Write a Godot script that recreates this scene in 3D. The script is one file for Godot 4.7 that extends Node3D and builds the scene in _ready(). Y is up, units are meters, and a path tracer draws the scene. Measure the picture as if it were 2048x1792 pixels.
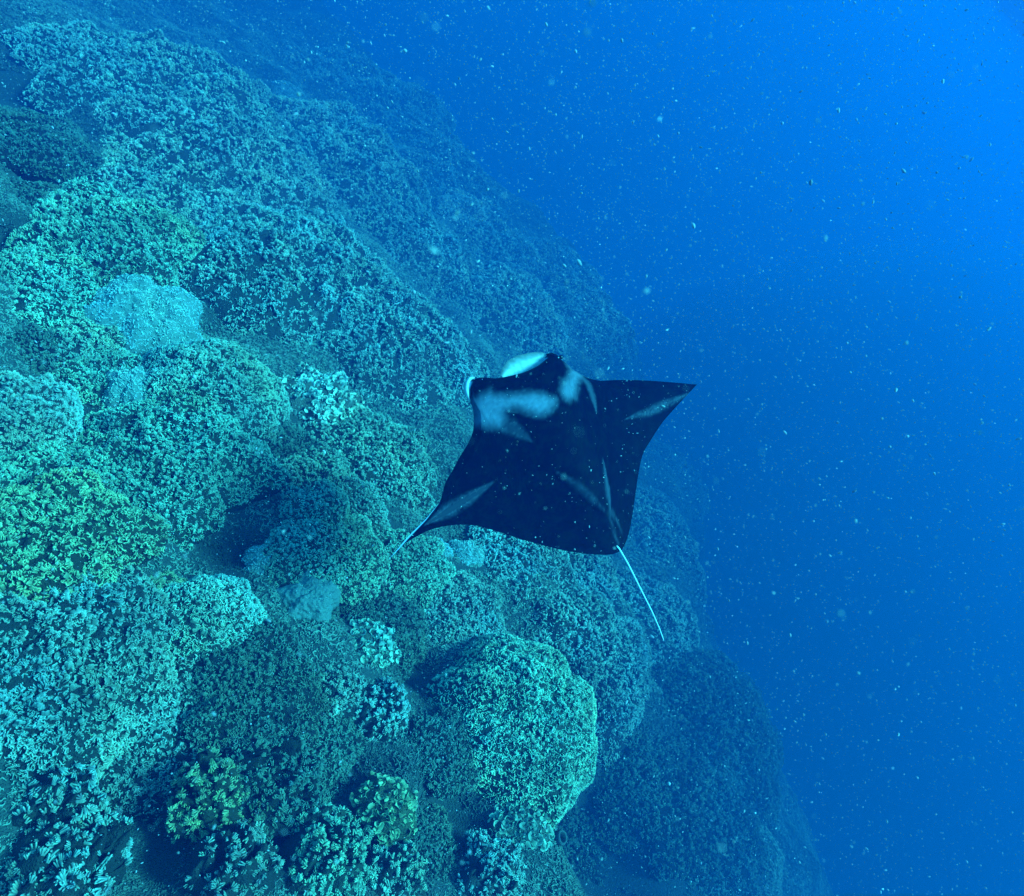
extends Node3D

# A manta ray gliding over a sloping coral reef, seen from above in blue water.

const MANTA_FRONT := [Vector2(-1.423, 0.738), Vector2(-1.339, 0.707), Vector2(-1.256, 0.673), Vector2(-1.098, 0.625), Vector2(-1.020, 0.593), Vector2(-0.956, 0.565), Vector2(-0.865, 0.474), Vector2(-0.778, 0.420), Vector2(-0.707, 0.371), Vector2(-0.600, 0.309), Vector2(-0.516, 0.241), Vector2(-0.457, 0.144), Vector2(-0.432, 0.082), Vector2(-0.431, 0.052), Vector2(-0.423, -0.004), Vector2(-0.405, -0.055), Vector2(-0.376, -0.080), Vector2(-0.334, -0.087), Vector2(-0.276, -0.068), Vector2(-0.222, -0.029), Vector2(-0.156, -0.006), Vector2(-0.100, 0.006), Vector2(-0.036, 0.019), Vector2(0.035, 0.023), Vector2(0.100, 0.023), Vector2(0.153, 0.019), Vector2(0.214, 0.004), Vector2(0.247, -0.007), Vector2(0.294, -0.026), Vector2(0.335, 0.008), Vector2(0.352, 0.062), Vector2(0.353, 0.111), Vector2(0.393, 0.135), Vector2(0.435, 0.182), Vector2(0.473, 0.234), Vector2(0.521, 0.272), Vector2(0.589, 0.312), Vector2(0.746, 0.366), Vector2(0.985, 0.462), Vector2(1.230, 0.572), Vector2(1.382, 0.642), Vector2(1.443, 0.670)]
const MANTA_BACK := [Vector2(-1.423, 0.738), Vector2(-1.268, 0.696), Vector2(-1.123, 0.695), Vector2(-0.981, 0.732), Vector2(-0.842, 0.804), Vector2(-0.730, 0.906), Vector2(-0.622, 1.019), Vector2(-0.480, 1.155), Vector2(-0.329, 1.283), Vector2(-0.173, 1.389), Vector2(-0.074, 1.438), Vector2(-0.003, 1.445), Vector2(0.061, 1.415), Vector2(0.161, 1.335), Vector2(0.322, 1.177), Vector2(0.426, 1.074), Vector2(0.567, 0.952), Vector2(0.725, 0.878), Vector2(0.906, 0.808), Vector2(1.103, 0.754), Vector2(1.306, 0.704), Vector2(1.443, 0.670)]
const LEFT_PATCH := [Vector2(-0.424, 0.070), Vector2(-0.373, 0.071), Vector2(-0.322, 0.075), Vector2(-0.304, 0.110), Vector2(-0.251, 0.152), Vector2(-0.180, 0.189), Vector2(-0.089, 0.223), Vector2(-0.020, 0.269), Vector2(0.037, 0.335), Vector2(0.010, 0.352), Vector2(-0.048, 0.378), Vector2(-0.115, 0.370), Vector2(-0.163, 0.318), Vector2(-0.198, 0.271), Vector2(-0.240, 0.237), Vector2(-0.293, 0.235), Vector2(-0.325, 0.250), Vector2(-0.334, 0.290), Vector2(-0.363, 0.314), Vector2(-0.423, 0.285), Vector2(-0.460, 0.246), Vector2(-0.479, 0.215), Vector2(-0.454, 0.146)]
const RIGHT_PATCH := [Vector2(0.346, 0.112), Vector2(0.378, 0.144), Vector2(0.409, 0.193), Vector2(0.412, 0.242), Vector2(0.362, 0.262), Vector2(0.301, 0.285), Vector2(0.254, 0.328), Vector2(0.212, 0.365), Vector2(0.149, 0.369), Vector2(0.124, 0.342), Vector2(0.131, 0.291), Vector2(0.172, 0.254), Vector2(0.241, 0.228), Vector2(0.305, 0.199), Vector2(0.337, 0.164)]
const STROKES := [  # pale skin marks; wing and tail streaks hold sheen painted into the colour
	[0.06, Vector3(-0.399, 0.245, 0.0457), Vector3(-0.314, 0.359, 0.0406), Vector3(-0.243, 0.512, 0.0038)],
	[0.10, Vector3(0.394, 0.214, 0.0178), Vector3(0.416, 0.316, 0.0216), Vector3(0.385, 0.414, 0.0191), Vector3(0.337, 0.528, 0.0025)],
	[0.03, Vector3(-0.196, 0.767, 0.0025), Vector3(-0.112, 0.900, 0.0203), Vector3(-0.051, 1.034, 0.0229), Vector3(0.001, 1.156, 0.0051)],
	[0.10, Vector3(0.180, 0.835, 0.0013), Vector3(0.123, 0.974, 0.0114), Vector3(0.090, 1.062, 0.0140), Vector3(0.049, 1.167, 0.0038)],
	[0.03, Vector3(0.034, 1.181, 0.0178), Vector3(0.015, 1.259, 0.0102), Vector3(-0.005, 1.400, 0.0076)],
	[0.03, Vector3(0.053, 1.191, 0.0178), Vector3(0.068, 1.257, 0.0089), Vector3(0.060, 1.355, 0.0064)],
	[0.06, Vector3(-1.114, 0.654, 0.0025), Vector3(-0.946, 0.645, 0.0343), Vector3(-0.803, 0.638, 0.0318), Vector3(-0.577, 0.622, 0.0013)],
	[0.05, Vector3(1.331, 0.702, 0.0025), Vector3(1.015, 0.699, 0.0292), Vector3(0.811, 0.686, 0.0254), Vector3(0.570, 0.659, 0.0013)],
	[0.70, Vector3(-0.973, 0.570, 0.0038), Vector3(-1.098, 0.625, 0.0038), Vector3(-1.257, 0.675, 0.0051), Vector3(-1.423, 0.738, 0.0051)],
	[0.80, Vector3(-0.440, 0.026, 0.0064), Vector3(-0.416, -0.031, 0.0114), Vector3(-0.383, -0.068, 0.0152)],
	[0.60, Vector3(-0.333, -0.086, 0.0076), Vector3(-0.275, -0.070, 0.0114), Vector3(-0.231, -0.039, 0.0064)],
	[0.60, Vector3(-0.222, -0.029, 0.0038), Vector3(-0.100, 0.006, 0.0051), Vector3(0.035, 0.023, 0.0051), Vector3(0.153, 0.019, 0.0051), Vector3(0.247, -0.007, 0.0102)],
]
const JAW_RIM := [Vector2(-0.126, -0.036), Vector2(-0.081, -0.074), Vector2(-0.015, -0.108), Vector2(0.062, -0.114), Vector2(0.145, -0.102), Vector2(0.220, -0.085), Vector2(0.283, -0.054)]
const JAW_LIP := [Vector2(-0.107, 0.003), Vector2(-0.072, 0.012), Vector2(-0.013, 0.021), Vector2(0.051, 0.024), Vector2(0.117, 0.022), Vector2(0.183, 0.012), Vector2(0.256, -0.012)]
const CEPHALIC_LEFT := [Vector2(-0.317, -0.089), Vector2(-0.352, -0.095), Vector2(-0.390, -0.071), Vector2(-0.419, -0.032), Vector2(-0.431, 0.008), Vector2(-0.436, 0.053)]
const CEPHALIC_RIGHT := [Vector2(0.280, -0.031), Vector2(0.320, -0.011), Vector2(0.343, 0.027), Vector2(0.351, 0.069), Vector2(0.351, 0.107)]
const TAIL := [Vector2(-0.021, 1.399), Vector2(-0.014, 1.429), Vector2(-0.014, 1.547), Vector2(-0.027, 1.711), Vector2(-0.041, 1.901), Vector2(-0.057, 2.017), Vector2(-0.076, 2.103)]
const MANTA_AT := Vector3(-0.3558, -3.3802, -3.3707)
const MANTA_RIGHT := Vector3(0.2842, 0.2443, -0.9271)
const MANTA_DORSAL := Vector3(0.0000, 0.9670, 0.2548)
const MANTA_AFT := Vector3(0.9588, -0.0724, 0.2749)

const COLONIES := [
	["R", -7.13, -6.69, 1.44, 0.55, "grey", 1.15, 0, "broad pale ruffled coral mound cresting the far ridge at upper left"],
	["R", -7.78, -5.74, 0.83, 0.50, "blue", 1.15, 0, "hazy ruffled coral mound on the ridge behind the broad pale crest"],
	["R", -5.68, -6.47, 1.25, 0.50, "pale", 1.15, 0, "pale blue ruffled mound with the brightest crown, below the ridge crest"],
	["R", -5.87, -9.00, 1.37, 0.50, "grey", 1.15, 0, "ruffled coral shelf on the slope right of the bright crowned mound"],
	["R", -3.51, -5.63, 1.34, 0.55, "blue", 1.05, 0, "large blue grey ruffled dome on the middle of the reef slope"],
	["R", -2.32, -5.90, 1.13, 0.50, "blue", 1.05, 0, "steep blue ruffled mound facing the head of the manta ray"],
	["R", -3.70, -8.74, 1.15, 0.50, "blue", 1.10, 0, "cyan ruffled ledge above the steep mound facing the manta"],
	["R", -4.54, -5.54, 0.74, 0.40, "pale", 1.10, 0, "small bright cyan ruffled hump above the large blue grey dome"],
	["R", -4.72, -3.56, 0.74, 0.50, "green", 1.10, 0, "greenish ruffled mound above the big smooth pale lobe"],
	["R", -4.26, -2.52, 0.50, 0.50, "green", 1.10, 0, "greenish ruffled coral by the left edge below the dark hollow"],
	["R", -5.64, -4.83, 0.75, 0.45, "grey", 1.10, 0, "hazy teal ruffled mound between the ridge crest and the greenish mound"],
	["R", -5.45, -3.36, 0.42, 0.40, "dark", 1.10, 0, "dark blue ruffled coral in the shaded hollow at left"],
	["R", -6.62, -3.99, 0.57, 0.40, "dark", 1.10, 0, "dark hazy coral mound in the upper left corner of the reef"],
	["S", -3.62, -3.03, 0.49, 0.65, "bright", 1.00, 0, "large smooth pale cyan lobed coral with a rounded lower rim"],
	["S", -4.08, -3.95, 0.20, 0.70, "bright", 1.00, 0, "small smooth pale lobe touching the large blue grey dome"],
	["S", -2.83, -2.32, 0.23, 0.80, "bright", 1.00, 0, "smooth pale lobed coral against the left flank of the teal dome"],
	["K", -2.93, -1.46, 0.38, 0.85, "pale", 0.75, 120, "big pale knobbly coral dome at the left edge"],
	["R", -3.49, -2.34, 0.33, 0.50, "teal", 1.00, 0, "teal ruffled clump just left of the large smooth pale lobe"],
	["R", -3.60, -1.97, 0.27, 0.50, "dark", 1.00, 0, "small dark teal clump above the pale knobbly dome"],
	["R", -3.15, -2.27, 0.31, 0.50, "green", 1.00, 0, "low green ruffled clump between two smooth pale lobes"],
	["R", -2.42, -2.85, 0.76, 0.60, "teal", 1.00, 120, "tall teal ruffled dome left of the manta head, crowned with tight ruffles"],
	["R", -1.95, -2.01, 0.62, 0.50, "green", 1.00, 120, "green ruffled mound sitting below the tall teal dome"],
	["R", -2.05, -1.57, 0.42, 0.45, "green", 1.00, 90, "yellowish green ruffled coral on the left shoulder of the green mound"],
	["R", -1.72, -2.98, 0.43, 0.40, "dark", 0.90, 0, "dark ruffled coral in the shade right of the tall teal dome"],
	["L", -1.90, -3.95, 0.47, 0.50, "pale", 1.00, 0, "pale leafy scroll coral between the tall dome and the manta head"],
	["R", -1.00, -3.90, 0.70, 0.50, "teal", 0.90, 0, "bright teal ruffled coral beneath the left wing root of the manta"],
	["R", -1.04, -2.93, 0.57, 0.45, "teal", 0.90, 0, "sunlit teal ruffled bed left of the manta wing"],
	["R", -0.54, -2.43, 0.46, 0.45, "green", 0.90, 0, "vivid green ruffled coral beside the small pale sandy lobe"],
	["S", -0.80, -2.00, 0.17, 0.70, "bright", 1.00, 0, "small pale sandy lobe in the dark cleft left of the vivid green coral"],
	["S", -0.32, -2.01, 0.22, 0.80, "bright", 1.00, 1, "pale bubbly lobed coral below the vivid green coral"],
	["S", 0.48, -3.71, 0.18, 0.50, "bright", 1.00, 0, "flat pale patch coral just under the trailing edge of the left wing"],
	["S", 0.25, -3.50, 0.11, 0.50, "bright", 1.00, 0, "tiny pale lobe under the left wing beside the flat pale patch"],
	["R", -2.23, -1.13, 0.39, 0.50, "green", 1.10, 90, "green ruffled mound at the left edge under the knobbly dome"],
	["R", -1.75, -0.81, 0.46, 0.55, "yellow", 1.25, 150, "yellow green coarse ruffled coral at the left edge"],
	["R", -0.98, -0.44, 0.57, 0.55, "slate", 1.15, 170, "large grey blue ruffled mound filling the lower left"],
	["R", -0.67, -1.25, 0.45, 0.60, "teal", 1.10, 170, "bright green ruffled dome with crisp curled ridges at lower left"],
	["R", -1.02, -1.10, 0.21, 0.50, "yellow", 1.05, 60, "small yellow green tuft on top of the large grey blue mound"],
	["R", -0.41, -0.53, 0.46, 0.50, "slate", 1.10, 120, "grey blue ruffled slope below the bright green curled dome"],
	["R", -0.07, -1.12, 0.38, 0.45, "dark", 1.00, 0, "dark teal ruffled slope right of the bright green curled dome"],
	["S", -0.13, -0.61, 0.10, 0.70, "bright", 1.00, 0, "small pale fuzzy lobe above the dark hole"],
	["R", 0.15, -3.09, 0.34, 0.50, "green", 0.95, 0, "green ruffled cushion right under the tip of the left wing"],
	["R", 0.37, -2.46, 0.37, 0.45, "dark", 0.95, 0, "dark green ruffled coral below the green cushion"],
	["L", 0.36, -2.11, 0.26, 0.50, "teal", 1.00, 0, "teal leafy plates with a smooth rim below the left wing tip"],
	["R", 0.84, -3.08, 0.41, 0.50, "blue", 0.95, 0, "blue ruffled hump above the big bright dome"],
	["R", 1.80, -2.57, 0.81, 0.62, "mint", 1.10, 200, "big bright round dome of curled coral in the lower middle"],
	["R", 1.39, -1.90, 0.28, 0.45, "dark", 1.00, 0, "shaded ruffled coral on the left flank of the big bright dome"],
	["R", 2.30, -3.84, 0.63, 0.45, "blue", 0.95, 0, "blue ruffled slope right of the big bright dome"],
	["R", 1.70, -4.71, 0.65, 0.45, "blue", 0.95, 0, "blue ruffled bed below the manta's tail base"],
	["R", 0.92, -4.35, 0.51, 0.35, "blue", 0.95, 0, "dim blue bed under the trailing edge of the manta"],
	["R", 2.53, -6.94, 0.78, 0.50, "blue", 1.05, 0, "cyan edged ruffled coral at the drop off right of the tail"],
	["R", 2.84, -5.23, 0.65, 0.50, "blue", 1.00, 0, "cyan ruffled shoulder at the drop off behind the tail tip"],
	["R", 3.89, -4.63, 0.80, 0.40, "dark", 1.00, 0, "dim hazy ruffled mound on the drop off below the tail tip"],
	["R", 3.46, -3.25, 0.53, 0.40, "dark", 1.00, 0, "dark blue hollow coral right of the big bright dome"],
	["R", -1.57, -9.44, 1.16, 0.45, "blue", 1.15, 0, "blue ruffled mound directly behind the manta's mouth"],
	["R", -0.69, -11.70, 1.03, 0.50, "blue", 1.15, 0, "bright cyan rimmed mound above the right shoulder of the manta"],
	["R", -3.02, -11.39, 1.01, 0.40, "blue", 1.20, 0, "hazy blue mound above the one behind the mouth"],
	["R", -5.82, -13.06, 1.55, 0.45, "blue", 1.30, 0, "hazy cyan mound on the upper drop off"],
	["R", -7.77, -13.26, 1.58, 0.40, "blue", 1.40, 0, "very hazy blue mound near the top of the reef"],
	["R", -9.29, -12.13, 1.14, 0.40, "blue", 1.40, 0, "faint blue mound far behind the ridge crest"],
	["S", -8.30, -10.23, 0.36, 0.60, "bright", 1.00, 0, "faint pale lobe glowing in the haze behind the ridge crest"],
	["R", -4.12, -11.79, 0.82, 0.40, "pale", 1.20, 0, "cyan lit hump on the edge of the upper drop off"],
	["R", -2.32, -13.54, 0.97, 0.40, "blue", 1.20, 0, "dim blue hump on the drop off above the right shoulder"],
	["K", -0.38, 0.08, 0.24, 0.75, "slate", 1.10, 120, "blue grey knobby coral head left of the dark hole"],
	["K", 0.21, -0.47, 0.25, 0.80, "yellow", 0.90, 120, "yellow tipped knobby coral right of the dark hole"],
	["K", 0.45, -0.78, 0.37, 0.55, "dark", 0.90, 110, "teal knobby coral right of the yellow tipped one"],
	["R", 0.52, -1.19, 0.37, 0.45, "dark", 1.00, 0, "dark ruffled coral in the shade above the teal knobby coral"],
	["K", 0.76, -1.73, 0.27, 0.60, "blue", 0.85, 80, "teal knobby clump left of the big bright dome"],
	["K", 0.37, -1.56, 0.26, 0.50, "blue", 0.85, 60, "blue knobby clump beside the dark teal slope"],
	["K", -0.08, 0.23, 0.30, 0.70, "slate", 1.20, 120, "large blue grey knobby coral in the bottom left corner"],
	["K", 0.58, -0.29, 0.26, 0.65, "slate", 1.00, 110, "teal knobby coral along the bottom edge left of centre"],
	["K", 1.02, -0.66, 0.33, 0.60, "green", 0.95, 110, "green knobby coral along the bottom edge below the yellow green plates"],
	["L", 1.20, -1.20, 0.23, 0.60, "yellow", 1.00, 0, "yellow green plate coral with a ragged rim"],
	["R", 1.69, -1.22, 0.28, 0.45, "dark", 1.00, 0, "dim ruffled mound at the bottom below the plate coral"],
	["K", 1.54, -0.92, 0.24, 0.60, "teal", 0.90, 60, "teal knobby clump at the bottom beside the dim ruffled mound"],
	["L", 2.20, -1.94, 0.28, 0.40, "teal", 1.00, 0, "smooth teal leafy skirt at the foot of the big bright dome"],
	["K", 2.17, -1.41, 0.27, 0.50, "blue", 0.90, 60, "dark blue knobby clump at the bottom under the leafy skirt"],
	["R", 3.17, -2.36, 0.50, 0.45, "dark", 1.00, 0, "dark blue ruffled mound at the bottom right of the reef"],
	["S", 2.60, -2.03, 0.06, 0.90, "dark", 1.00, 0, "little dark ring shaped sponge beside the dark blue mound"],
	["R", 4.76, -5.45, 0.63, 0.35, "dark", 1.00, 0, "outermost dim ruffled mound at the lower drop off, half lost in haze"],
	["R", 4.72, -4.30, 0.60, 0.40, "dark", 1.00, 0, "dark mound on the rim of the lower drop off under the outermost one"],
	["R", -0.73, -16.04, 1.03, 0.45, "blue", 1.20, 0, "hazy mound on the rim above the right wing tip, nearest the open water"],
	["R", 0.67, -13.27, 0.83, 0.40, "blue", 1.20, 0, "small hazy mound just above the tip of the right wing"],
	["R", 2.72, -10.01, 0.76, 0.45, "blue", 1.10, 0, "blue rim mound below the right wing tip at the drop off"],
	["R", 4.21, -3.41, 0.63, 0.40, "dark", 1.00, 0, "darkest hazy mound on the lower drop off"],
]

const REEF_EDGE := [Vector2(-22, -20), Vector2(-14, -18.5), Vector2(-9.6, -17.4), Vector2(-7, -16.5), Vector2(-3, -17), Vector2(-0.7, -14.1), Vector2(0.65, -12.7), Vector2(2.8, -9.8), Vector2(3.5, -7.7), Vector2(3.8, -6.2), Vector2(4.6, -5.4), Vector2(5.3, -4.6), Vector2(5.4, -3), Vector2(5.3, 0), Vector2(5.4, 6), Vector2(-22, 6)]
const TINTS := {  # dark: dull coral, also the shade of low pockets painted into the colour
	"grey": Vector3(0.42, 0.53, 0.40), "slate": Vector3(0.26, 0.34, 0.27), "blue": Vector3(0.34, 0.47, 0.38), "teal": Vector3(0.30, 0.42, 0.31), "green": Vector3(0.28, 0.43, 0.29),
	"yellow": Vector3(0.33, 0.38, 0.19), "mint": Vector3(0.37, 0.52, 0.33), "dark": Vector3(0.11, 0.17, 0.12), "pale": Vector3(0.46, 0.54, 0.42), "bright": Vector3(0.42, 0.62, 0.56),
}

const PITS := [[-0.18, -0.25, 0.30, 0.60], [-2.67, -1.85, 0.22, 0.50], [-5.94, -3.54, 0.40, 0.50], [-0.03, -2.32, 0.20, 0.30], [0.70, -1.11, 0.35, 0.45], [1.75, -1.48, 0.40, 0.50], [-1.08, -1.90, 0.16, 0.35], [-4.20, -3.84, 0.25, 0.40], [3.12, -2.56, 0.50, 0.60], [3.44, -2.14, 0.50, 0.50], [0.83, -2.26, 0.20, 0.30], [-4.95, -2.69, 0.30, 0.40], [-1.31, -6.39, 0.50, 0.50], [0.25, -0.09, 0.20, 0.40], [0.70, -0.62, 0.20, 0.40], [-7.63, -4.33, 1.10, 0.30], [1.30, -0.94, 0.30, 0.35], [3.72, -2.78, 0.70, 0.40]]

var rng := RandomNumberGenerator.new()
var lumps := FastNoiseLite.new()
var fine := FastNoiseLite.new()
var bubbles := FastNoiseLite.new()
var edge_poly := PackedVector2Array()
var heights := PackedFloat32Array()
const GX := -20.0
const GZ := -24.0
const GS := 0.2
const GNX := 166
const GNZ := 151
var camera: Camera3D
var coral_material: StandardMaterial3D
var dome_material: StandardMaterial3D
var lobe_material: StandardMaterial3D
var blades := []
var knobs := []
var leaves := []
var piece_materials := {}


func _ready() -> void:
	# camera, water light, sun
	camera = Camera3D.new()
	camera.name = "camera"
	camera.fov = rad_to_deg(2.0 * atan(896.0 / 1330.0))
	camera.near = 0.05
	camera.far = 200.0
	var pitch := deg_to_rad(50.0)
	var ahead := Vector3(0, -sin(pitch), -cos(pitch))
	var up0 := Vector3(0, cos(pitch), -sin(pitch))
	var right := (Vector3.RIGHT + up0).normalized()
	var up := (up0 - Vector3.RIGHT).normalized()
	camera.transform = Transform3D(Basis(right, up, -ahead), Vector3.ZERO)
	add_child(camera)
	var lens := CameraAttributesPhysical.new()
	lens.frustum_focal_length = 12.0 / (896.0 / 1330.0)
	lens.frustum_focus_distance = 5.2
	lens.frustum_near = 0.05
	lens.frustum_far = 200.0
	lens.exposure_aperture = 2.4
	camera.attributes = lens
	camera.current = true

	var env := Environment.new()
	env.background_mode = Environment.BG_SKY
	var sky_material := ProceduralSkyMaterial.new()
	sky_material.sky_top_color = Color(0.10, 0.72, 0.92)
	sky_material.sky_horizon_color = Color(0.04, 0.45, 0.68)
	sky_material.sky_curve = 0.3
	sky_material.ground_horizon_color = Color(0.04, 0.45, 0.68)
	sky_material.ground_bottom_color = Color(0.02, 0.46, 0.80)
	sky_material.ground_curve = 0.25
	sky_material.sky_energy_multiplier = 0.9
	sky_material.ground_energy_multiplier = 0.9
	var sky := Sky.new()
	sky.sky_material = sky_material
	env.sky = sky
	env.tonemap_mode = Environment.TONE_MAPPER_LINEAR
	env.tonemap_exposure = 2.05
	env.sdfgi_enabled = true
	env.ssao_enabled = true
	env.ssil_enabled = true
	env.volumetric_fog_enabled = true
	env.volumetric_fog_density = 0.026
	env.volumetric_fog_albedo = Color(0.01, 0.46, 0.98)
	env.volumetric_fog_anisotropy = 0.15
	var world := WorldEnvironment.new()
	world.name = "world_environment"
	world.environment = env
	add_child(world)

	var sun := DirectionalLight3D.new()
	sun.name = "sun"
	sun.light_color = Color(0.27, 0.95, 1.0)
	sun.light_energy = 1.35
	sun.light_angular_distance = 16.0
	sun.shadow_enabled = true
	add_child(sun)
	sun.look_at_from_position(Vector3(0.48, 0.85, -0.30), Vector3.ZERO, Vector3.FORWARD)

	lumps.seed = 7
	lumps.frequency = 1.0
	lumps.noise_type = FastNoiseLite.TYPE_SIMPLEX_SMOOTH
	lumps.fractal_octaves = 2
	fine.seed = 19
	fine.frequency = 1.0
	fine.noise_type = FastNoiseLite.TYPE_SIMPLEX_SMOOTH
	fine.fractal_octaves = 3
	bubbles.seed = 5
	bubbles.frequency = 1.0
	bubbles.noise_type = FastNoiseLite.TYPE_CELLULAR
	bubbles.fractal_type = FastNoiseLite.FRACTAL_NONE
	edge_poly = PackedVector2Array(REEF_EDGE)
	make_materials()
	make_pieces()
	build_reef()
	for i in COLONIES.size():
		build_colony(i, COLONIES[i])
	scatter_bed()
	build_manta()
	build_snow()


# ---------------------------------------------------------------- helpers

func tag(o: Node, label: String, category: String, group := "", kind := "") -> void:
	if label:
		o.set_meta("label", label)
	if category:
		o.set_meta("category", category)
	if group:
		o.set_meta("group", group)
	if kind:
		o.set_meta("kind", kind)


class Build:
	var v := PackedVector3Array()
	var c := PackedColorArray()
	var t := PackedInt32Array()

	func grid(rows: Array, cols: Array, closed := false) -> void:
		var first := v.size()
		var n: int = rows[0].size()
		for k in rows.size():
			v.append_array(rows[k])
			c.append_array(cols[k])
		var last := n if closed else n - 1
		for k in rows.size() - 1:
			for j in last:
				var a := first + k * n + j
				var b := first + k * n + (j + 1) % n
				t.append_array(PackedInt32Array([a, b, a + n, b, b + n, a + n]))

	func mesh(up := Vector3.ZERO) -> ArrayMesh:
		# smooth normals; turned outwards (or towards up)
		var normals := PackedVector3Array()
		normals.resize(v.size())
		var middle := Vector3.ZERO
		for p in v:
			middle += p
		middle /= v.size()
		var score := 0.0
		for k in range(0, t.size(), 3):
			var a := v[t[k]]
			var n := (v[t[k + 2]] - a).cross(v[t[k + 1]] - a)
			for j in 3:
				normals[t[k + j]] += n
			score += n.dot(up) if up != Vector3.ZERO else n.dot(a - middle)
		if score < 0.0:
			for k in range(0, t.size(), 3):
				var keep := t[k + 1]
				t[k + 1] = t[k + 2]
				t[k + 2] = keep
		var turn := -1.0 if score < 0.0 else 1.0
		for k in normals.size():
			normals[k] = (normals[k] * turn).normalized() if normals[k].length_squared() > 1e-20 else Vector3.UP
		var arrays := []
		arrays.resize(Mesh.ARRAY_MAX)
		arrays[Mesh.ARRAY_VERTEX] = v
		arrays[Mesh.ARRAY_NORMAL] = normals
		arrays[Mesh.ARRAY_COLOR] = c
		arrays[Mesh.ARRAY_INDEX] = t
		var m := ArrayMesh.new()
		m.add_surface_from_arrays(Mesh.PRIMITIVE_TRIANGLES, arrays)
		return m


func show_mesh(called: String, m: Mesh, material: Material, parent: Node) -> MeshInstance3D:
	var o := MeshInstance3D.new()
	o.name = called
	o.mesh = m
	o.material_override = material
	parent.add_child(o, true)
	return o


func many(called: String, m: Mesh, material: Material, places: Array, tones: Array, parent: Node) -> void:
	if places.is_empty():
		return
	var mm := MultiMesh.new()
	mm.transform_format = MultiMesh.TRANSFORM_3D
	mm.use_colors = true
	mm.mesh = m
	mm.instance_count = places.size()
	var data := PackedFloat32Array()
	data.resize(places.size() * 16)
	for i in places.size():
		var p: Transform3D = places[i]
		var k: Color = tones[i]
		var at := i * 16
		for r in 3:
			data[at + r * 4] = p.basis.x[r]
			data[at + r * 4 + 1] = p.basis.y[r]
			data[at + r * 4 + 2] = p.basis.z[r]
			data[at + r * 4 + 3] = p.origin[r]
		data[at + 12] = k.r
		data[at + 13] = k.g
		data[at + 14] = k.b
		data[at + 15] = 1.0
	mm.buffer = data
	var o := MultiMeshInstance3D.new()
	o.name = called
	o.multimesh = mm
	o.material_override = material
	o.set_meta("kind", "stuff")
	parent.add_child(o, true)


func noise_texture(frequency: float, octaves: int, seed_: int, low: Color, high: Color) -> NoiseTexture2D:
	var n := FastNoiseLite.new()
	n.seed = seed_
	n.frequency = frequency
	n.fractal_octaves = octaves
	var x := NoiseTexture2D.new()
	x.width = 512
	x.height = 512
	x.seamless = true
	x.noise = n
	var ramp := Gradient.new()
	ramp.set_color(0, low)
	ramp.set_color(1, high)
	x.color_ramp = ramp
	return x


func make_materials() -> void:
	coral_material = StandardMaterial3D.new()
	coral_material.resource_name = "coral_polyps"
	coral_material.vertex_color_use_as_albedo = true
	coral_material.roughness = 0.85
	var mottled := noise_texture(0.02, 4, 3, Color(0.75, 0.75, 0.75), Color(1, 1, 1))
	var grain := noise_texture(0.05, 4, 5, Color.BLACK, Color.WHITE)
	dome_material = StandardMaterial3D.new()
	dome_material.resource_name = "coral_rock"
	dome_material.vertex_color_use_as_albedo = true
	dome_material.albedo_texture = mottled
	dome_material.heightmap_enabled = true
	dome_material.heightmap_texture = grain
	dome_material.heightmap_scale = 3.0
	dome_material.uv1_triplanar = true
	dome_material.uv1_scale = Vector3.ONE * 2.2
	dome_material.roughness = 0.95
	lobe_material = dome_material.duplicate()
	lobe_material.resource_name = "smooth_coral"
	lobe_material.heightmap_scale = 0.6
	lobe_material.uv1_scale = Vector3.ONE * 7.0
	lobe_material.albedo_texture = noise_texture(0.03, 5, 8, Color(0.35, 0.42, 0.42), Color(1, 1, 1))


func vec(c: Vector3, k := 1.0) -> Color:
	return Color(c.x * k, c.y * k, c.z * k)


# ---------------------------------------------------------------- coral pieces

func blade(bend: float, wave: float, phase: float, tall: float) -> ArrayMesh:
	# an upright curled ridge of coral, one unit long
	var b := Build.new()
	var rows := []
	var cols := []
	var steps := 9
	for i in steps + 1:
		var s := float(i) / steps
		var x := s - 0.5
		var centre := Vector3(x, 0, bend * (0.25 - x * x) * 1.6 + wave * sin(phase + s * 7.5))
		var ahead := Vector3(1, 0, -3.2 * bend * x + wave * 7.5 * cos(phase + s * 7.5)).normalized()
		var side := Vector3(-ahead.z, 0, ahead.x)
		var end := pow(maxf(0.0, 1.0 - pow(absf(2.0 * s - 1.0), 4.0)), 0.5)
		var w := 0.025 + 0.062 * end * (1.0 + 0.25 * sin(phase * 3.0 + s * 11.0))
		var h := tall * (0.72 + 0.28 * end) * (1.0 + 0.14 * sin(phase * 2.0 + s * 9.0))
		var row := PackedVector3Array()
		var col := PackedColorArray()
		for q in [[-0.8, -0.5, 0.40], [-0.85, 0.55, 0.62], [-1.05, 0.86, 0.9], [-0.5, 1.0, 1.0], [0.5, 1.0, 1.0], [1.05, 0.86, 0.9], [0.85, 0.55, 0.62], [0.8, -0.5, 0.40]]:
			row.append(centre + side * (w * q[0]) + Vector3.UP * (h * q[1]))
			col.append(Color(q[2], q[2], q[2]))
		rows.append(row)
		cols.append(col)
	b.grid(rows, cols)
	return b.mesh()


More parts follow.
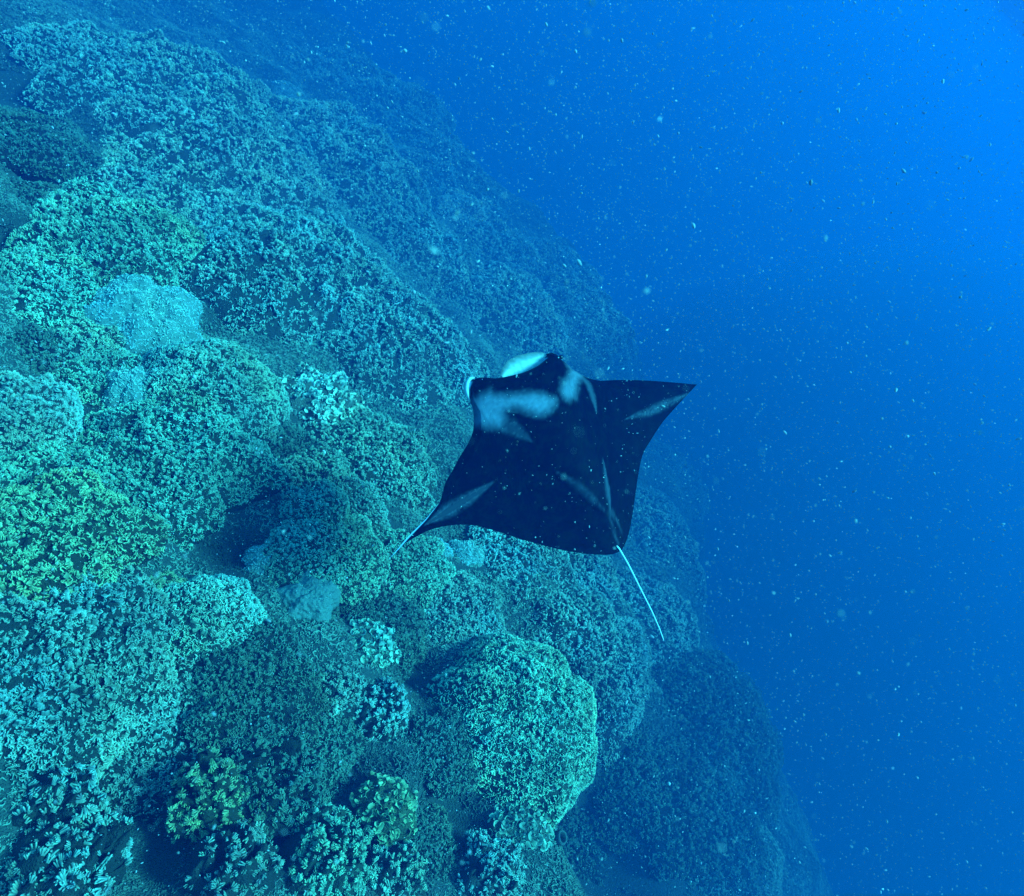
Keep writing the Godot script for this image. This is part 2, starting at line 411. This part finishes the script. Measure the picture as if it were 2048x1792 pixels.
func finger(b: Build, from: Vector3, to: Vector3, r0: float, r1: float) -> void:
	var axis := (to - from).normalized()
	var sx := axis.cross(Vector3(0.3, 0.2, 0.9)).normalized()
	var sz := axis.cross(sx)
	var rows := []
	var cols := []
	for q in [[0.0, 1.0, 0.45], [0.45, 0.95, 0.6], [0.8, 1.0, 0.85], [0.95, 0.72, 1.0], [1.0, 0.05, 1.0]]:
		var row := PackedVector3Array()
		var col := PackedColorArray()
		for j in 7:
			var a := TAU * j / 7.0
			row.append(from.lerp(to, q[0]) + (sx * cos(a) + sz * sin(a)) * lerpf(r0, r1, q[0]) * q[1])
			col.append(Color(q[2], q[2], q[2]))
		rows.append(row)
		cols.append(col)
	b.grid(rows, cols, true)


func make_pieces() -> void:
	rng.seed = 11
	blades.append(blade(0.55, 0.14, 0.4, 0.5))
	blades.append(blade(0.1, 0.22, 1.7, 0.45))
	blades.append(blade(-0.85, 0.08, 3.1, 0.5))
	# a tuft of short stubby finger tips
	var tuft := Build.new()
	for i in 5:
		var a := TAU * i / 5.0 + rng.randf() * 0.7
		var foot := Vector3(cos(a), 0, sin(a)) * rng.randf_range(0.15, 0.42)
		finger(tuft, foot + Vector3.DOWN * 0.25, foot * 1.25 + Vector3.UP * rng.randf_range(0.4, 0.6), 0.10, rng.randf_range(0.085, 0.12))
	blades.append(tuft.mesh())
	for k in 3:
		var b := Build.new()
		var n := 4 + k
		for i in n:
			var a := TAU * i / n + rng.randf() * 0.8
			var lean := rng.randf_range(0.15, 0.55)
			var tall := rng.randf_range(0.55, 0.95)
			var foot := Vector3(cos(a), 0, sin(a)) * 0.12
			finger(b, foot + Vector3.DOWN * 0.3, foot + Vector3(cos(a) * lean, tall, sin(a) * lean), 0.17, rng.randf_range(0.10, 0.15))
		knobs.append(b.mesh())
	for k in 2:
		var b := Build.new()
		var rows := []
		var cols := []
		for side in 2:
			for i in 5:
				var s := float(i) / 4.0 if side == 0 else 1.0 - float(i) / 4.0
				var row := PackedVector3Array()
				var col := PackedColorArray()
				for j in 9:
					var a := (float(j) / 8.0 - 0.5) * (2.6 + k)
					var r := 0.16 + 0.42 * pow(s, 1.5) - (0.05 if side == 0 else 0.0)
					var y := s * (0.62 + 0.07 * sin(a * 5.0 + k)) - 0.15
					row.append(Vector3(sin(a) * r, y, cos(a) * r - 0.2))
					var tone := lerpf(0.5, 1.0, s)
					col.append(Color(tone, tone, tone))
				rows.append(row)
				cols.append(col)
		b.grid(rows, cols)
		leaves.append(b.mesh())


# ---------------------------------------------------------------- the reef

func beyond_edge(p: Vector2) -> float:
	var d := 1e9
	for i in edge_poly.size():
		d = minf(d, p.distance_to(Geometry2D.get_closest_point_to_segment(p, edge_poly[i], edge_poly[(i + 1) % edge_poly.size()])))
	return -d if Geometry2D.is_point_in_polygon(p, edge_poly) else d


func raw_height(x: float, z: float) -> float:
	var y := -4.65 + 0.066 * x + 0.362 * z
	y += 0.30 * lumps.get_noise_2d(x * 0.45, z * 0.45) + 0.12 * lumps.get_noise_2d(x * 1.6 + 40.0, z * 1.6) - 0.3
	var d := beyond_edge(Vector2(x, z)) + 0.5 * lumps.get_noise_2d(x * 0.5 + 9.0, z * 0.5)
	if d > -1.2:
		# a gentle apron near us, a steep wall farther out
		var wall := smoothstep(-4.5, -9.0, z)
		y -= lerpf(0.34 * pow(d + 1.2, 1.3), 0.36 * pow(d + 1.2, 1.7), wall)
	for p in PITS:
		y -= p[3] * exp(-Vector2(x - p[0], z - p[1]).length_squared() / (p[2] * p[2]))
	return maxf(y, -26.0 + lumps.get_noise_2d(x * 0.2, z * 0.2))


func ground(x: float, z: float) -> float:
	var fx := clampf((x - GX) / GS, 0.0, GNX - 1.001)
	var fz := clampf((z - GZ) / GS, 0.0, GNZ - 1.001)
	var i := int(fx)
	var k := int(fz)
	var a := heights[k * GNX + i]
	var b := heights[k * GNX + i + 1]
	var c := heights[(k + 1) * GNX + i]
	var d := heights[(k + 1) * GNX + i + 1]
	return lerpf(lerpf(a, b, fx - i), lerpf(c, d, fx - i), fz - k)


func build_reef() -> void:
	heights.resize(GNX * GNZ)
	var b := Build.new()
	var rows := []
	var cols := []
	for k in GNZ:
		var row := PackedVector3Array()
		var col := PackedColorArray()
		for i in GNX:
			var x := GX + i * GS
			var z := GZ + k * GS
			var y := raw_height(x, z)
			heights[k * GNX + i] = y
			row.append(Vector3(x, y, z))
			var n := 0.5 + 0.5 * fine.get_noise_2d(x * 1.3, z * 1.3)
			col.append(Color(0.05 + 0.05 * n, 0.08 + 0.06 * n, 0.07 + 0.05 * n))
		rows.append(row)
		cols.append(col)
	b.grid(rows, cols)
	var o := show_mesh("reef_slope", b.mesh(Vector3.UP), dome_material, self)
	var bank := FogVolume.new()  # haze bank added to fade the far reef into the water
	bank.name = "added_haze_cloud"
	bank.shape = RenderingServer.FOG_VOLUME_SHAPE_ELLIPSOID
	bank.size = Vector3(60, 22, 46)
	bank.position = Vector3(-6, -13, -22.5)
	var murk := FogMaterial.new()
	murk.albedo = Color(0.06, 0.68, 0.99)
	murk.density = 0.085
	bank.material = murk
	bank.set_meta("kind", "stuff")
	add_child(bank)
	var bank2: FogVolume = bank.duplicate()  # second added haze bank, over the open water and lower drop off
	bank2.name = "added_haze_cloud_001"
	var thin: FogMaterial = murk.duplicate()
	thin.density = 0.14
	bank2.material = thin
	bank2.size = Vector3(29, 18, 34)
	bank2.position = Vector3(14.5, -9, -9.5)
	add_child(bank2)
	tag(o, "dark rocky reef slope falling away into deep blue water", "", "", "structure")


func in_view(p: Vector3, margin: float) -> bool:
	var q := camera.transform.affine_inverse() * p
	return q.z < -0.3 and absf(q.x) < -q.z * 0.77 * margin and absf(q.y) < -q.z * 0.674 * margin


func scatter_bed() -> void:
	# low coral rubble that covers the ground between the colonies
	rng.seed = 301
	var places := [[], [], [], []]
	var tones := [[], [], [], []]
	var tried := 0
	while tried < 900000:
		tried += 1
		var x := rng.randf_range(-13.0, 9.0)
		var z := rng.randf_range(-21.0, 2.0)
		var keep := rng.randf()
		var p := Vector3(x, ground(x, z), z)
		var far := p.length()
		if keep > clampf(1.3 - far * 0.05, 0.25, 1.0) or p.y < -14.0 or not in_view(p, 1.22):
			continue
		var hollow := false
		var pit_shade := 1.0  # shade of the hollows painted into the rubble colour around each pit
		for q in PITS:
			hollow = hollow or Vector2(x - q[0], z - q[1]).length() < q[2] * 0.6
			pit_shade = minf(pit_shade, 0.2 + 0.35 * Vector2(x - q[0], z - q[1]).length() / q[2])
		if hollow:
			continue
		var clump := lumps.get_noise_2d(x * 0.9 + 70.0, z * 0.9)
		if clump < -0.6:
			continue
		var n := Vector3(ground(x - 0.2, z) - ground(x + 0.2, z), 0.4, ground(x, z - 0.2) - ground(x, z + 0.2)).normalized()
		var s := rng.randf_range(0.027, 0.042) * clampf(0.7 + far * 0.05, 0.8, 1.6)
		var kind := rng.randi() % 4
		places[kind].append(piece_at(p, n, s))
		var k := rng.randf_range(0.55, 1.0) * (0.85 + clump * 0.6) * pit_shade
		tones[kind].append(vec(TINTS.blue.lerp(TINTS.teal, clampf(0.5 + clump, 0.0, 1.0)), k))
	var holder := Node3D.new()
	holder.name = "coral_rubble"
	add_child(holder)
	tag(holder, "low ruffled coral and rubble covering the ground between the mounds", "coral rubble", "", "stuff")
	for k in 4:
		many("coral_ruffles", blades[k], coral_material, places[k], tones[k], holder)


func piece_at(p: Vector3, n: Vector3, s: float, lean := 0.35) -> Transform3D:
	var y := (n + Vector3(rng.randf_range(-1, 1), rng.randf_range(-1, 1), rng.randf_range(-1, 1)) * lean * 0.6).normalized()
	var x := y.cross(Vector3(rng.randf_range(-1, 1), rng.randf_range(-1, 1), rng.randf_range(-1, 1))).normalized()
	var z := x.cross(y)
	return Transform3D(Basis(x * s * rng.randf_range(0.75, 1.25), y * s * rng.randf_range(0.8, 1.2), z * s * rng.randf_range(0.9, 1.2)), p - y * s * 0.1)


# ---------------------------------------------------------------- coral colonies

func surface(d: Dictionary, a: float, q: float) -> Vector3:
	var r: float = d.r
	var o: float = d.shift
	var rim: float = r * (1.0 + d.get("wild", 0.36) * lumps.get_noise_2d(cos(a) * 1.1 + o, sin(a) * 1.1 - o))
	var p := Vector3(cos(a) * q * rim, 0, sin(a) * q * rim)
	var dome := pow(maxf(0.0, 1.0 - pow(absf(q), 2.4)), 0.7)
	var swell := lumps.get_noise_2d(p.x * d.lump / r + o, p.z * d.lump / r + o * 2.0)
	var ripple := absf(lumps.get_noise_2d(p.x * d.lump * 2.3 / r - o, p.z * d.lump * 2.3 / r))
	p.y = d.h * dome * (1.0 + d.rough * swell) + r * d.rough * 0.28 * (0.5 - ripple * 1.6) * (0.35 + dome) - r * 0.10
	return p


func build_colony(i: int, c: Array) -> void:
	rng.seed = 1000 + i * 17
	var type: String = c[0]
	var r: float = c[3]
	var at := Vector3(c[1], 0, c[2])
	at.y = ground(at.x, at.z)
	var slope := Vector3(ground(at.x - 0.4, at.z) - ground(at.x + 0.4, at.z), 0.8, ground(at.x, at.z - 0.4) - ground(at.x, at.z + 0.4)).normalized()
	var up := slope.lerp(Vector3.UP, 0.35).normalized()
	var bx := up.cross(Vector3.BACK).normalized()
	var root := Node3D.new()
	root.name = {"R": "ruffled_coral", "K": "knobby_coral", "S": "lobed_coral", "L": "leafy_coral"}[type]
	root.transform = Transform3D(Basis(bx, up, bx.cross(up)), at)
	add_child(root, true)
	var label: String = c[8]
	tag(root, label, "sponge" if "sponge" in label else "coral", {"R": "ruffled coral mounds on the reef", "K": "knobby corals on the reef", "S": "smooth lobed corals on the reef", "L": "leafy corals on the reef"}[type])
	if "sponge" in label:
		root.name = "ring_sponge"
		build_ring(root, r)
		return
	var d := {"r": r * (1.0 if type != "R" or c[4] > 0.58 else 1.28), "h": r * c[4] * (1.3 if c[4] > 0.58 else 1.05), "shift": 3.7 * i, "lump": 2.6, "rough": 0.3}
	if type == "R" and c[4] > 0.58:
		d.merge({"rough": 0.14, "wild": 0.16}, true)
	if type == "S":
		d.merge({"rough": 0.2, "lump": 1.8, "h": r * c[4] * 1.2, "r": r * 1.15}, true)
	elif type == "K":
		d.merge({"rough": 0.25 if c[5] == "pale" else 0.7, "lump": 2.6}, true)
	var tint: Vector3 = TINTS[c[5]]
	# the body of the colony
	var around := 96 if type == "S" else 44
	var rings := 40 if type == "S" else 16
	var b := Build.new()
	var rows := []
	var cols := []
	for k in rings + 2:
		var row := PackedVector3Array()
		var col := PackedColorArray()
		for j in around:
			var a := TAU * j / around
			var q := minf(1.0, float(k) / rings)
			var p := surface(d, a, q)
			if type == "S":
				var bump := fine.get_noise_3d(p.x * 3.5 / r + i, p.y * 3.5 / r, p.z * 3.5 / r)
				p += Vector3(p.x, p.y + 0.3 * r, p.z).normalized() * r * (0.04 * bump - (0.16 * bubbles.get_noise_3d(p.x * 8.0 / r, p.y * 8.0 / r, p.z * 8.0 / r) if c[7] else 0.0))
			if k == rings + 1:
				p = Vector3(p.x * 0.9, -r * 0.45, p.z * 0.9)
			row.append(p)
			var n := 0.5 + 0.5 * fine.get_noise_3d(p.x * 3.0 + i, p.y * 3.0, p.z * 3.0)
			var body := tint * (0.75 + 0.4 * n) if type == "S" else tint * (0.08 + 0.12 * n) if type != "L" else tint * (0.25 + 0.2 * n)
			col.append(vec(body))
		rows.append(row)
		cols.append(col)
	b.grid(rows, cols, true)
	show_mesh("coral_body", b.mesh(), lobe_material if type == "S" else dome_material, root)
	# its ridges, knobs or leaves
	var pieces: Array = {"R": blades, "K": knobs, "L": leaves, "S": blades}[type]
	var size: float = c[6] * {"R": 0.033, "K": 0.031, "L": 0.06, "S": 0.022}[type] * (0.82 if at.length() < 7.0 else 1.0)
	var density: float = {"R": 2.7, "K": 2.2 if c[5] == "pale" else 1.25, "L": 2.8, "S": 1.3}[type] / (size * size)
	var n := int(density * PI * d.r * d.r * 1.05)
	var all := []
	var eye := root.transform.affine_inverse() * Vector3.ZERO
	for k in n:
		var a := rng.randf() * TAU
		var q := sqrt(rng.randf()) * 1.0
		var p := surface(d, a, q)
		if fine.get_noise_3d(p.x * 2.2 + i * 5.0, p.y * 2.2, p.z * 2.2) < (-0.28 if type == "K" and c[5] != "pale" else -0.6):
			continue
		var du := surface(d, a + 0.05, q) - p
		var dq := surface(d, a, q - 0.04) - p if q > 0.05 else p - surface(d, a, q + 0.04)
		var normal := du.cross(dq)
		if normal.length_squared() < 1e-12:
			normal = Vector3.UP
		normal = normal.normalized()
		if normal.y < 0.0:
			normal = -normal
		var s := size * rng.randf_range(0.7, 1.35)
		var tone := rng.randf_range(0.65, 1.15) * (1.0 + 0.5 * fine.get_noise_3d(p.x * 1.4 - i, p.y * 1.4, p.z * 1.4))
		var hue := lumps.get_noise_3d(p.x * 1.1 + i * 2.0, p.y * 1.1, p.z * 1.1)
		if type == "S":
			tone = 0.62 + 0.25 * tone
		var shade := tint * tone * 1.4 * Vector3(1.0 + 0.25 * hue, 1.0, 1.0 - 0.2 * hue)
		all.append([piece_at(p, normal, s, 0.3), vec(shade), rng.randi() % pieces.size(), (p - eye).length() - 0.4 * normal.dot((eye - p).normalized())])
	var singles: int = 0 if type == "S" else c[7]
	if singles > 0:
		all.sort_custom(func(x, y): return x[3] < y[3])
	var called: String = {"R": "coral_ridge", "K": "coral_knob", "L": "coral_leaf", "S": "coral_nub"}[type]
	for k in mini(singles, all.size()):
		var o := show_mesh(called, pieces[all[k][2]], piece_material(all[k][1]), root)
		o.transform = all[k][0]
	for v in pieces.size():
		var places := []
		var tones := []
		for k in range(singles, all.size()):
			if all[k][2] == v:
				places.append(all[k][0])
				tones.append(all[k][1])
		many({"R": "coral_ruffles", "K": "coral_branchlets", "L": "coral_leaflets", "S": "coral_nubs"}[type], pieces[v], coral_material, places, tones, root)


func piece_material(c: Color) -> StandardMaterial3D:
	var key := Vector3i(roundi(c.r * 12.0), roundi(c.g * 12.0), roundi(c.b * 12.0))
	if not piece_materials.has(key):
		var m: StandardMaterial3D = coral_material.duplicate()
		m.albedo_color = Color(maxf(0.5, key.x) / 12.0, maxf(0.5, key.y) / 12.0, maxf(0.5, key.z) / 12.0).linear_to_srgb()
		piece_materials[key] = m
	return piece_materials[key]


func build_ring(root: Node3D, r: float) -> void:
	var b := Build.new()
	var rows := []
	var cols := []
	for q in [[0.7, -0.4], [0.95, 0.3], [1.0, 0.8], [0.85, 1.0], [0.66, 0.9], [0.6, 0.3]]:
		var row := PackedVector3Array()
		var col := PackedColorArray()
		for j in 24:
			var a := TAU * j / 24.0
			var k := 1.0 + 0.12 * lumps.get_noise_2d(cos(a) * 2.0, sin(a) * 2.0)
			row.append(Vector3(cos(a) * q[0] * r * k, q[1] * r * 1.4, sin(a) * q[0] * r * k))
			col.append(Color(0.2, 0.27, 0.26))
		rows.append(row)
		cols.append(col)
	b.grid(rows, cols, true)
	show_mesh("sponge_wall", b.mesh(), lobe_material, root)


# ---------------------------------------------------------------- the manta ray

func along(curve: Array, u: float) -> float:
	for i in curve.size() - 1:
		if u <= curve[i + 1].x:
			var a: Vector2 = curve[i]
			var b: Vector2 = curve[i + 1]
			var s := clampf((u - a.x) / maxf(b.x - a.x, 1e-6), 0.0, 1.0)
			var before: Vector2 = curve[maxi(i - 1, 0)]
			var after: Vector2 = curve[mini(i + 2, curve.size() - 1)]
			var ma := (b.y - before.y) / maxf(b.x - before.x, 1e-4) * (b.x - a.x)
			var mb := (after.y - a.y) / maxf(after.x - a.x, 1e-4) * (b.x - a.x)
			var span := absf(b.y - a.y) * 1.5 + 0.004
			ma = clampf(ma, -span, span)
			mb = clampf(mb, -span, span)
			var s2 := s * s
			var s3 := s2 * s
			return (2 * s3 - 3 * s2 + 1) * a.y + (s3 - 2 * s2 + s) * ma + (3 * s2 - 2 * s3) * b.y + (s3 - s2) * mb
	return curve[-1].y


func inside_by(poly: PackedVector2Array, p: Vector2) -> float:
	var d := 1e9
	for i in poly.size():
		d = minf(d, p.distance_to(Geometry2D.get_closest_point_to_segment(p, poly[i], poly[(i + 1) % poly.size()])))
	return d if Geometry2D.is_point_in_polygon(p, poly) else -d


func manta_bend(u: float) -> float:
	return -0.10 * pow(maxf(u - 0.12, 0.0), 1.4) - 0.04 * pow(maxf(-u - 0.2, 0.0), 2.0)


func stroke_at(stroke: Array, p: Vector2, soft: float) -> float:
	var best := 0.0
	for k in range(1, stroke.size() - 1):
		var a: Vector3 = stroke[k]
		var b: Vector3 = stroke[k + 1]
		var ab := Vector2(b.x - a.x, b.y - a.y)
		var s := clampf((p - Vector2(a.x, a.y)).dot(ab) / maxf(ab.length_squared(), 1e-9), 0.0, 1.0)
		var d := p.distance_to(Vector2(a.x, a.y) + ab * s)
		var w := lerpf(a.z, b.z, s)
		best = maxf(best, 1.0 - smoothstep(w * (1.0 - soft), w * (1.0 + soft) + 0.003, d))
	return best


func pale_at(p: Vector2, left: PackedVector2Array, right: PackedVector2Array) -> float:
	var value := 0.003
	if p.y < 0.65 and p.x < 0.6:
		var e := p + Vector2(fine.get_noise_2d(p.x * 14.0, p.y * 14.0), fine.get_noise_2d(p.x * 14.0 + 50.0, p.y * 14.0)) * 0.012
		value = maxf(value, 0.34 * smoothstep(-0.055, 0.05, inside_by(left, e)) * (0.85 + 0.3 * fine.get_noise_2d(p.x * 30.0, p.y * 30.0)))
		value = maxf(value, 0.28 * smoothstep(-0.05, 0.045, inside_by(right, e)) * (0.85 + 0.3 * fine.get_noise_2d(p.x * 30.0, p.y * 30.0)))
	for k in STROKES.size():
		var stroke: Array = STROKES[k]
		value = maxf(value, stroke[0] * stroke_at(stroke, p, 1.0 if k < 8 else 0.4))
	return value


func build_manta() -> void:
	var root := Node3D.new()
	root.name = "manta_ray"
	root.transform = Transform3D(Basis(MANTA_RIGHT, MANTA_DORSAL, MANTA_AFT), MANTA_AT)
	add_child(root)
	tag(root, "black manta ray with white shoulder patches and a thin white tail gliding over the reef", "manta ray")
	var skin := StandardMaterial3D.new()
	skin.resource_name = "manta_skin"
	skin.vertex_color_use_as_albedo = true
	skin.roughness = 0.55
	skin.metallic_specular = 0.11
	var left := PackedVector2Array(LEFT_PATCH)
	var right := PackedVector2Array(RIGHT_PATCH)
	# columns spaced evenly along the leading edge
	var total := 0.0
	for i in MANTA_FRONT.size() - 1:
		total += (MANTA_FRONT[i + 1] - MANTA_FRONT[i]).length()
	var us := PackedFloat32Array()
	for i in MANTA_FRONT.size() - 1:
		var a: Vector2 = MANTA_FRONT[i]
		var b: Vector2 = MANTA_FRONT[i + 1]
		var n := maxi(1, int((b - a).length() / total * 240.0))
		for k in n:
			us.append(lerpf(a.x, b.x, float(k) / n))
	us.append(MANTA_FRONT[-1].x)
	var rows := []
	var cols := []
	var across := 110
	for u in us:
		var v0 := along(MANTA_FRONT, u)
		var v1 := maxf(along(MANTA_BACK, u), v0 + 0.001)
		var thick := 0.17 * exp(-pow(u / 0.42, 2.0)) + 0.035 * exp(-pow(u / 0.9, 4.0))
		var soft := 0.0
		var shares := 0.0
		for k in range(-6, 7):
			var near := clampf(u + k * 0.035, MANTA_FRONT[0].x, MANTA_FRONT[-1].x)
			var share := exp(-k * k / 14.0)
			soft += along(MANTA_FRONT, near) * share
			shares += share
		soft = minf(soft / shares, v1 - 0.005)
		thick = minf(thick, (v1 - soft) * 0.22)
		var head := exp(-pow(u / 0.36, 6.0))
		var row := PackedVector3Array()
		var col := PackedColorArray()
		for side in 2:
			for k in across + 1:
				if side == 1 and (k == 0 or k == across):
					continue
				var s := float(k) / across if side == 0 else 1.0 - float(k) / across
				var w := s * s * (3.0 - 2.0 * s) * 0.5 + s * 0.5
				var v := lerpf(v0, v1, w)
				var q := clampf((v - soft) / maxf(v1 - soft, 0.01), 0.0, 1.0)
				var profile := 2.1 * pow(q + 0.03 * (1.0 - q), 0.42) * pow(1.0 - q, 1.25) * (1.0 + 0.35 * q) * sqrt(clampf((v - v0) / 0.07, 0.0, 1.0))
				var lip := head * 0.045 * exp(-w * 9.0) * smoothstep(0.0, 0.02, w)
				var p := Vector2(u, v)
				var y := manta_bend(u)
				if side == 0:
					y += thick * profile + lip
					# the raised spine and the two folds that run to the tail
					y += 0.007 * exp(-pow((u + 0.02) / 0.03, 2.0)) * smoothstep(0.5, 1.15, v) * (1.0 - w)
					for f in [4, 5]:
						y += 0.011 * stroke_at(STROKES[f - 2], p, 1.6)
				else:
					y -= 0.55 * thick * profile
				row.append(Vector3(u, y, v))
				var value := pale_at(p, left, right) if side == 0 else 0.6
				var grey := fine.get_noise_2d(u * 9.0, v * 9.0)
				if value < 0.05:
					value *= 1.6 + 1.2 * grey + 1.4 * fine.get_noise_2d(u * 45.0, v * 45.0)
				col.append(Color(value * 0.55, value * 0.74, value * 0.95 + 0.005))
		rows.append(row)
		cols.append(col)
	var body := Build.new()
	body.grid(rows, cols, true)
	# tail
	var tail_rows := []
	var tail_cols := []
	var count := 40
	for i in count + 1:
		var s := float(i) / count * (TAIL.size() - 1)
		var k := mini(int(s), TAIL.size() - 2)
		var f := s - k
		var p: Vector2 = TAIL[k].lerp(TAIL[k + 1], f)
		var r := lerpf(0.0068, 0.0032, float(i) / count) * (1.0 if i < count else 0.3)
		var row := PackedVector3Array()
		var col := PackedColorArray()
		for j in 8:
			var a := TAU * j / 8.0
			row.append(Vector3(p.x + cos(a) * r, manta_bend(p.x) + 0.004 + sin(a) * r, p.y))
			var tone := lerpf(0.05, 0.95, smoothstep(0.0, 3.0, i))
			col.append(Color(tone, tone, tone * 0.97))
		tail_rows.append(row)
		tail_cols.append(col)
	body.grid(tail_rows, tail_cols, true)
	show_mesh("body", body.mesh(Vector3.UP), skin, root)
	# the open mouth: the white lower jaw that shows past the upper lip
	var jaw := Build.new()
	rows = []
	cols = []
	for side in 2:
		for i in 13:
			var s := float(i) / 12.0 if side == 0 else 1.0 - float(i) / 12.0
			var row := PackedVector3Array()
			var col := PackedColorArray()
			for j in 25:
				var t := float(j) / 24.0 * (JAW_RIM.size() - 1)
				var k := mini(int(t), JAW_RIM.size() - 2)
				var rim: Vector2 = JAW_RIM[k].lerp(JAW_RIM[k + 1], t - k)
				var lip: Vector2 = JAW_LIP[k].lerp(JAW_LIP[k + 1], t - k) + Vector2(0, 0.04)
				var p := lip.lerp(rim, s)
				var y := manta_bend(p.x) - 0.05 + 0.05 * sin(s * PI * 0.62) - (0.025 if side == 1 else 0.0) * (1.0 - s)
				row.append(Vector3(p.x, y, p.y))
				var tone := (0.62 - 0.45 * smoothstep(0.5, 1.0, s)) * (1.0 + 0.4 * fine.get_noise_2d(p.x * 25.0, p.y * 25.0))  # darker towards the rim: shading of the turning jaw painted in
				col.append(Color(tone * 0.9, tone, tone))
			rows.append(row)
			cols.append(col)
	jaw.grid(rows, cols)
	show_mesh("lower_jaw", jaw.mesh(Vector3.UP), skin, root)
	# the rolled fin at each corner of the mouth
	for fin in [[CEPHALIC_LEFT, 0.75], [CEPHALIC_RIGHT, 0.012]]:
		var roll := Build.new()
		rows = []
		cols = []
		var line: Array = fin[0]
		for i in 25:
			var s := float(i) / 24.0
			var t := s * (line.size() - 1)
			var k := mini(int(t), line.size() - 2)
			var p: Vector2 = line[k].lerp(line[k + 1], t - k)
			var ahead: Vector2 = (line[k + 1] - line[k]).normalized()
			var r := 0.002 + 0.017 * pow(sin(PI * clampf(s, 0.02, 0.98)), 0.7)
			var row := PackedVector3Array()
			var col := PackedColorArray()
			for j in 12:
				var a := TAU * j / 12.0
				row.append(Vector3(p.x - ahead.y * cos(a) * r, manta_bend(p.x) + 0.012 + sin(a) * r * 1.5, p.y + ahead.x * cos(a) * r))
				var tone: float = fin[1] * (0.75 + 0.25 * fine.get_noise_2d(p.x * 40.0, p.y * 40.0 + a))
				col.append(Color(tone, tone, tone))
			rows.append(row)
			cols.append(col)
		roll.grid(rows, cols, true)
		show_mesh("cephalic_fin", roll.mesh(), skin, root)
	# the eye at the outer corner of each side of the head
	for side in [Vector3(-0.425, 0.012, 0.025), Vector3(0.378, 0.0, 0.03)]:
		var eye := SphereMesh.new()
		eye.radius = 0.016
		eye.height = 0.03
		eye.radial_segments = 16
		eye.rings = 8
		var black := StandardMaterial3D.new()
		black.albedo_color = Color(0.05, 0.05, 0.06)
		black.roughness = 0.15
		show_mesh("eye", eye, black, root).position = side


# ---------------------------------------------------------------- drifting particles

func build_snow() -> void:
	rng.seed = 77
	var flakes := []
	for k in 2:
		var b := Build.new()
		var rows := []
		var cols := []
		for i in 5:
			var row := PackedVector3Array()
			var col := PackedColorArray()
			for j in 6:
				var a := PI * i / 4.0
				var f := TAU * j / 6.0
				var r := 1.0 + 0.35 * fine.get_noise_3d(sin(a) * cos(f) * 2.0 + k * 9.0, cos(a) * 2.0, sin(a) * sin(f) * 2.0)
				row.append(Vector3(sin(a) * cos(f), cos(a) * (1.0 + k * 0.9), sin(a) * sin(f)) * r)
				col.append(Color.WHITE)
			rows.append(row)
			cols.append(col)
		b.grid(rows, cols, true)
		flakes.append(b.mesh())
	var places := [[], []]
	var tones := [[], []]
	var made := 0
	while made < 330000:
		var far := pow(rng.randf(), 0.48) * 16.0 + 0.35
		var q := Vector3(rng.randf_range(-1, 1) * 0.77 * 1.25 * far, rng.randf_range(-1, 1) * 0.674 * 1.25 * far, -far)
		var p := camera.transform * q
		made += 1
		if p.y > 0.8 or p.x > 11.5 or p.z < -24.0 or p.y < ground(p.x, p.z) + 0.05 or lumps.get_noise_3d(p.x * 0.5, p.y * 0.5, p.z * 0.5) < rng.randf_range(-0.7, 0.15):
			continue
		var s := 0.0014 * exp(rng.randfn() * 0.5) * clampf(far * 0.28, 0.5, 2.2)
		if rng.randf() < 0.012:
			s *= 2.2
		var turn := Basis.from_euler(Vector3(rng.randf() * TAU, rng.randf() * TAU, rng.randf() * TAU))
		var k := rng.randi() % 2
		places[k].append(Transform3D(turn.scaled(Vector3.ONE * s), p))
		var tone := rng.randf_range(0.28, 0.5) if rng.randf() < 0.985 else 0.9
		tones[k].append(Color(tone, tone, tone))
	var white := StandardMaterial3D.new()
	white.resource_name = "drifting_flake"
	white.vertex_color_use_as_albedo = true
	white.roughness = 0.9
	var holder := Node3D.new()
	holder.name = "marine_snow"
	add_child(holder)
	tag(holder, "pale specks of plankton and marine snow drifting through the water", "marine snow", "", "stuff")
	for k in 2:
		many("flakes", flakes[k], white, places[k], tones[k], holder)
